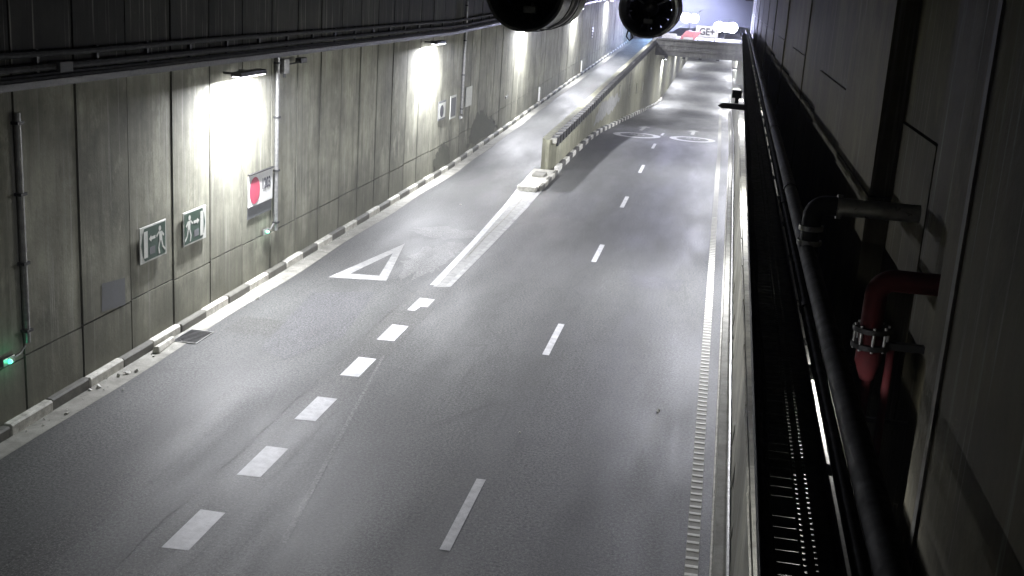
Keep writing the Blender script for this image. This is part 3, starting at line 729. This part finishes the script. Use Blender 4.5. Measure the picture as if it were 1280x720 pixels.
# upper right wall: precast panels set back, with dark open joints
wr = empty('recessed_wall', (1.6, 20, 0), 'dark panelled concrete wall behind the pipes on the right', 'wall'); wr.location = (0, 0, 0)
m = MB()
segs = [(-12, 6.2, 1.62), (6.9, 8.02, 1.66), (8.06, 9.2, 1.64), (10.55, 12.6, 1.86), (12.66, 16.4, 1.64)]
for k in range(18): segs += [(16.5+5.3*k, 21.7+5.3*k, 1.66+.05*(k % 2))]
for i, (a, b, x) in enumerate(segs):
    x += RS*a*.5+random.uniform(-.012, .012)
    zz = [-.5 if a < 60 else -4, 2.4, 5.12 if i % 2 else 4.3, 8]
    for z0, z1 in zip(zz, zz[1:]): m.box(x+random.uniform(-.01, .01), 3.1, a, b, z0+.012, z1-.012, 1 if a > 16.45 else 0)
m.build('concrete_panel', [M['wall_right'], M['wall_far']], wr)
m = MB(); m.box(3.11, 3.2, -26, 112, -1, 8.0); m.build('joint_backing', M['kerb_black'], wr)
pil = empty('wall_pilaster', (1.3, 4, 0), 'broad dark concrete pilaster closest to the camera at the right edge', 'pilaster'); pil.location = (0, 0, 0)
m = MB(); m.box(1.22, 1.60, -8, 6.08, -.3, 8.0); m.build('pilaster_body', M['wall_right'], pil, bevel=.03)
m = MB(); m.box(1.205, 1.218, 5.62, 5.70, -.3, 8.0); m.build('edge_groove', M['kerb_black'], pil)
m = MB(); m.tube([(1.19, 6.11, 2.0), (1.19, 6.11, 3.55), (1.19, 6.11, 3.62)], .012, 8); m.build('earth_rod', M['galv'], pil, smooth=True)
# right wall lamps sit under the tray
GR = 'wall lamps under the right-hand cable tray'
for y, lab in ((25, 'wall lamp hidden below the cable tray, lighting the peeling plinth wall'), (42, 'second lamp hidden below the cable tray on the right wall'), (60, 'third lamp hidden below the cable tray on the right wall'), (78, 'fourth lamp hidden below the cable tray, near the deck beam')):
    wall_lamp((.43+RS*y, y, 4.09), -1, lab, RIGHT_W, GR)
wall_lamp((.53, 7.0, 4.09), -1, 'lamp below the cable tray beneath the camera', RIGHT_W*.10, GR)
# lamps in the lower tunnel
for y, x, sd, lab in ((100, 1.02, -1, 'lamp on the right wall just beyond the deck beam'), (108, -5.1, 1, 'lamp on the divider wall beyond the deck beam'), (122, 1.10, -1, 'lamp deep in the lower tunnel on the right wall'),
                      (138, -5.1, 1, 'lamp deep in the lower tunnel on the left side'), (158, 1.25, -1, 'fifth lamp along the lower tunnel, right side'), (180, -5.1, 1, 'sixth lamp along the lower tunnel, left side'), (205, 1.25, -1, 'farthest lamp in the lower tunnel')):
    wall_lamp((x, y, .6), sd, lab, 650, 'lamps in the lower tunnel')
# small bracket arm that reaches out over the road
t = empty('bracket_arm', (.3, 21, 4.35), 'short dark bracket arm sticking out from the cable tray over the road', 'bracket'); t.location = (0, 0, 0)
m = MB(); m.prism([(.0, 20.95, 4.40), (.07, 20.95, 4.36), (.52, 20.95, 4.35), (.52, 20.95, 4.45), (.08, 20.95, 4.45)], (0, .12, 0)); m.build('arm', M['black'], t, bevel=.008)
m = MB(); m.box(.23, .40, 21.0, 21.25, 4.55, 4.68); m.build('sensor_box', M['black'], t, bevel=.01)
m = MB(); m.box(.29, .36, 21.05, 21.2, 4.455, 4.548); m.build('sensor_foot', M['black'], t)

# ------------------------------------------------------------------ jet fans
def jet_fan(cx, y0, cz, R, label, hook):
    t = empty('jet_fan', (cx, y0, cz), label, 'fan', 'jet fans hanging from the tunnel ceiling')
    m = MB(); m.lathe_y([(R*.93, .02), (R, 0), (R*1.0, .03), (R*.97, .08), (R*.97, 1.0), (R*.90, 1.02), (R*.90, 2.0), (R*.97, 2.02), (R*.97, 3.0), (R, 3.04), (R*.93, 3.06)]); m.build('casing', M['fan_case'], t, smooth=True)
    m = MB(); m.lathe_y([(R*.93, .02), (R*.80, .18), (R*.78, 1.05), (R*.78, 2.0), (R*.80, 2.9), (R*.93, 3.06)]); m.build('inner_liner', M['fan_dark'], t, smooth=True)
    m = MB(); m.lathe_y([(.001, .55), (R*.15, .58), (R*.26, .70), (R*.28, .95), (R*.28, 2.0), (R*.1, 2.4), (.001, 2.45)], 28); m.build('hub', M['fan_dark'], t, smooth=True)
    for k in range(13):
        a = 2*math.pi*k/13+.2; m = MB(); c, s = math.cos(a), math.sin(a); n = 6
        P = []
        for i in range(n+1):
            rr = R*(.25+.52*i/n); ch = .17*(1-.25*i/n); tw = math.radians(46-16*i/n)
            for sg in (-1, 1):
                du, dy = sg*ch*math.cos(tw)*.9, sg*ch*math.sin(tw)*.6
                P.append((rr*c-du*s, 1.25+dy, rr*s+du*c))
        m.add(P, [(2*i, 2*i+1, 2*i+3, 2*i+2) for i in range(n)])
        o = m.build('blade', M['fan_dark'], t, smooth=False); md = o.modifiers.new('so', 'SOLIDIFY'); md.thickness = .012
    for k in range(3):
        a = 2*math.pi*k/3+.5; m = MB(); c, s = math.cos(a), math.sin(a)
        m.tube([(R*.2*c, .85, R*.2*s), (R*.8*c, .85, R*.8*s)], .022, 8); m.build('motor_strut', M['galv'], t, smooth=True)
    m = MB(); m.box(-.12, .10, .62, .8, -.36, -.24); m.build('terminal_box', M['galv'], t, bevel=.015)
    for y in (.5, 2.4):
        for s in (-1, 1):
            m = MB(); m.tube([(s*R*.72, y, R*.68), (s*R*.8, y, 8.0-cz-.02)], .03, 8); m.build('hanger', M['dark_metal'], t, smooth=True)
    each('clamp_band', M['dark_metal'], t, [(lambda m, y=y: m.lathe_y([(R*1.0, y), (R*1.03, y+.01), (R*1.03, y+.05), (R*1.0, y+.06)])) for y in (.95, 2.02)], True)
    if hook:
        m = MB(); m.tube([(-R*.62, .1, -R*.78), (-R*.66, .08, -R*.98), (-R*.55, .08, -R*1.12), (-R*.44, .08, -R*1.02), (-R*.5, .1, -R*.86)], .018, 8); m.build('cable_loop', M['black'], t, smooth=True)
    return t
jet_fan(-3.27, 19, 6.16, .655, 'dark jet fan hanging over the ramp lane, bottom rim below the frame', False)
jet_fan(-1.76, 26.5, 5.93, .655, 'dark jet fan over the main lanes, with a cable loop hanging from its rim', True)

# ------------------------------------------------------------------ far end: deck beam, street deck, floodlights
bm_ = empty('deck_beam', (-2.3, 95, 1.5), 'grey concrete deck beam spanning the main road where it dives underground', 'beam'); bm_.location = (0, 0, 0)
m = MB(); m.box(XD1+.01, 1.55, 95, 96.2, 1.55, 2.75); m.build('beam_body', M['beam'], bm_, bevel=.03)
each('beam_ledge', M['beam'], bm_, [(lambda m, q=q: m.box(XD1+.01, 1.55, 94.88, 94.998, *q)) for q in ((1.95, 2.1), (2.35, 2.42))])
m = MB(); m.box(XD1+.01, 1.55, 94.8, 96.2, 2.76, 2.9); m.build('beam_cap', M['beam'], bm_, bevel=.02)
each('signal_lamp', M['black'], bm_, [(lambda m, x=x: m.box(x, x+.25, 94.7, 94.95, 1.42, 1.54)) for x in (-4.6, -3.2, -1.9, -.5)])
m = MB(); m.box(-5.39, 1.6, 96.21, 260, 2.3, 2.7)
tag(m.build('street_deck', M['gutter']), kind='structure')
m = MB(); m.box(1.45, 2.2, 112, 260, -4, 3); m.box(-5.95, -5.4, 112.01, 260, -4, 1.88); tag(m.build('tunnel_side', M['divider']), kind='structure')
fac = empty('street_building', (-5, 150, 0), 'pale lit building front closing the view past the tunnel exit', 'building'); fac.location = (0, 0, 0)
m = MB(); m.box(-30, 8, 150, 156, 1.5, 16); m.build('wall', M['plaster'], fac)
for k in range(7):
    x = -22+4*k; m = MB(); m.box(x, x+1.6, 149.9, 149.99, 6.2, 8.6); m.build('window', M['dark_metal'], fac)
m = MB(); m.box(-30, 8, 149.7, 149.99, 5.2, 5.45); m.build('cornice', M['plaster'], fac)
def flood(loc, heads, label, aim, power, w=.5, h=.35, gap=.62, col=BLUE):
    t = empty('floodlight', loc, label, 'floodlight', 'floodlights above the deck beam')
    for k in range(heads):
        x = (k-(heads-1)/2)*gap
        m = MB(); rr = min(w, h)*.5*(1-.12*(k % 2)); m.tube([(x, .02, 0), (x, .12, 0), (x, .22, 0)], [rr+.05, rr+.04, rr*.5], 20); m.build('head', M['dark_metal'], t)
        m = MB(); m.tube([(x, .018, 0), (x, -.02, 0), (x, -.06, 0)], [rr, rr*.96, rr*.6], 20); m.build('lens', M['flood_glow'], t)
    m = MB(); m.tube([(0, .12, -h/2), (0, .12, 2.7-loc[2])], .05, 10); m.build('pole', M['galv'], t, smooth=True)
    d = Vector(aim)-Vector(loc); q = d.to_track_quat('-Z', 'Y').to_euler()
    light('flood_light', 'SPOT', (0, -.15, 0), q, power, col, t, spot_size=math.radians(120), spot_blend=.6, shadow_soft_size=.4)
    return t
f1 = flood((-3.35, 110, 4.35), 2, 'starry floodlight pair on a pole above the deck beam, with bars for its star rays', (-3, 60, 0), FLOOD_W, .9, .9, .8)
each('strut_or_ray', M['sign_ivory'], f1, [(lambda m, q=q: m.tube(q, .06, 8)) for q in ([(-.3, .05, .2), (-1.35, .05, 1.0)], [(.3, .05, .1), (1.0, .05, .8)])], True)  # pale bars shaped as the starburst rays around the lamp
flood((-.05, 110, 3.75), 3, 'wide bank of three floodlights beside the right end of the deck beam', (-1, 60, -2), FLOOD_W, .95, .95, .62)
t = empty('exit_lamp', (-6.6, 141, 5.2), 'street lamp flooding the top of the ramp with bluish light', 'street lamp')
m = MB(); m.tube([(0, 0, -3.3), (0, 0, 0)], .07, 10); m.build('pole', M['galv'], t, smooth=True)
m = MB(); m.box(-.4, .4, -.3, .3, 0, .1); m.build('head', M['dark_metal'], t)
m = MB(); m.box(-.35, .35, -.25, .25, -.02, -.002); m.build('lens', M['flood_glow'], t)
light('exit_light', 'SPOT', (0, 0, -.1), Vector((-.15, .55, -.35)).to_track_quat('-Z', 'Y').to_euler(), EXIT_W*.27, (.55, .60, 1), t, spot_size=math.radians(150), spot_blend=.5, shadow_soft_size=.3)
light('exit_light', 'SPOT', (0, 0, -.1), Vector((-.045, -1, -.092)).to_track_quat('-Z', 'Y').to_euler(), EXIT_W*2.2, (.38, .60, 1), t, spot_size=math.radians(7), spot_blend=.9, shadow_soft_size=.3)
# barriers and sign board on the deck
t = empty('road_barrier', (-2.9, 99, 2.7), 'red plastic road barrier standing on the deck above the beam', 'barrier')
m = MB(); m.prism([(-.95, -.25, 0), (-.95, .25, 0), (-.35, .12, .8), (-.35, -.12, .8)], (1.3, 0, 0)); m.build('body', M['barrier_red'], t, bevel=.03)
m = MB(); m.box(-.5, .3, -.27, -.255, .1, .3); m.build('white_stripe', M['barrier_white'], t)
t = empty('road_barrier', (-4.6, 99, 2.7), 'low white plastic road barrier on the deck beside the red barrier', 'barrier')
m = MB(); m.prism([(-.6, -.22, 0), (-.6, .22, 0), (-.6, .1, .5), (-.6, -.1, .5)], (1.2, 0, 0)); m.build('body', M['barrier_white'], t, bevel=.03)
t = empty('deck_sign', (-1.55, 101, 3.45), 'white board with dark lettering standing between the floodlights', 'sign')
m = MB(); m.box(-.95, .95, 0, .05, -.45, .5); m.build('board', M['sign_ivory'], t)
text_mesh('GE+', .8, 'lettering', M['sign_ink'], t, Matrix.Translation((0, -.01, 0)) @ Matrix.Rotation(math.pi/2, 4, 'X'), .9, .004, .02)
for x in (-.7, .7):
    m = MB(); m.tube([(x, .08, -.75), (x, .08, .45)], .03, 8); m.build('post', M['galv'], t, smooth=True)

t = empty('deck_fill_lamp', (-2.0, 97.5, 6.6), 'unseen ceiling lamp added over the street deck to light the barriers and the board', 'lamp')  # above the frame, added so the board and barriers are lit from the front
m = MB(); m.box(-.8, .8, -.12, .12, 0, .12); m.build('housing', M['dark_metal'], t)
m = MB(); m.box(-.75, .75, -.1, .1, -.015, -.001); m.build('diffuser', M['flood_glow'], t)
m = MB(); m.tube([(0, 0, .12), (0, 0, 1.38)], .03, 8); m.build('hanger', M['dark_metal'], t, smooth=True)
light('deck_fill_light', 'AREA', (0, 0, -.04), (math.radians(48), 0, 0), 330, (.85, .85, 1), t, shape='RECTANGLE', size=1.5, size_y=.2)
# the tunnel air
m = MB(); m.box(-29, 9, -27, 149, -6.5, 17)
hm = bpy.data.materials.new('haze'); hm.use_nodes = True; ht = hm.node_tree
ht.nodes.remove(ht.nodes['Principled BSDF'])
pv = ht.nodes.new('ShaderNodeVolumePrincipled'); pv.inputs['Density'].default_value = HAZE; pv.inputs['Color'].default_value = (.85, .86, .95, 1)
pv.inputs['Anisotropy'].default_value = .3
ht.links.new(pv.outputs[0], ht.nodes['Material Output'].inputs['Volume'])
if HAZE > 0: tag(m.build('haze', hm), kind='stuff')
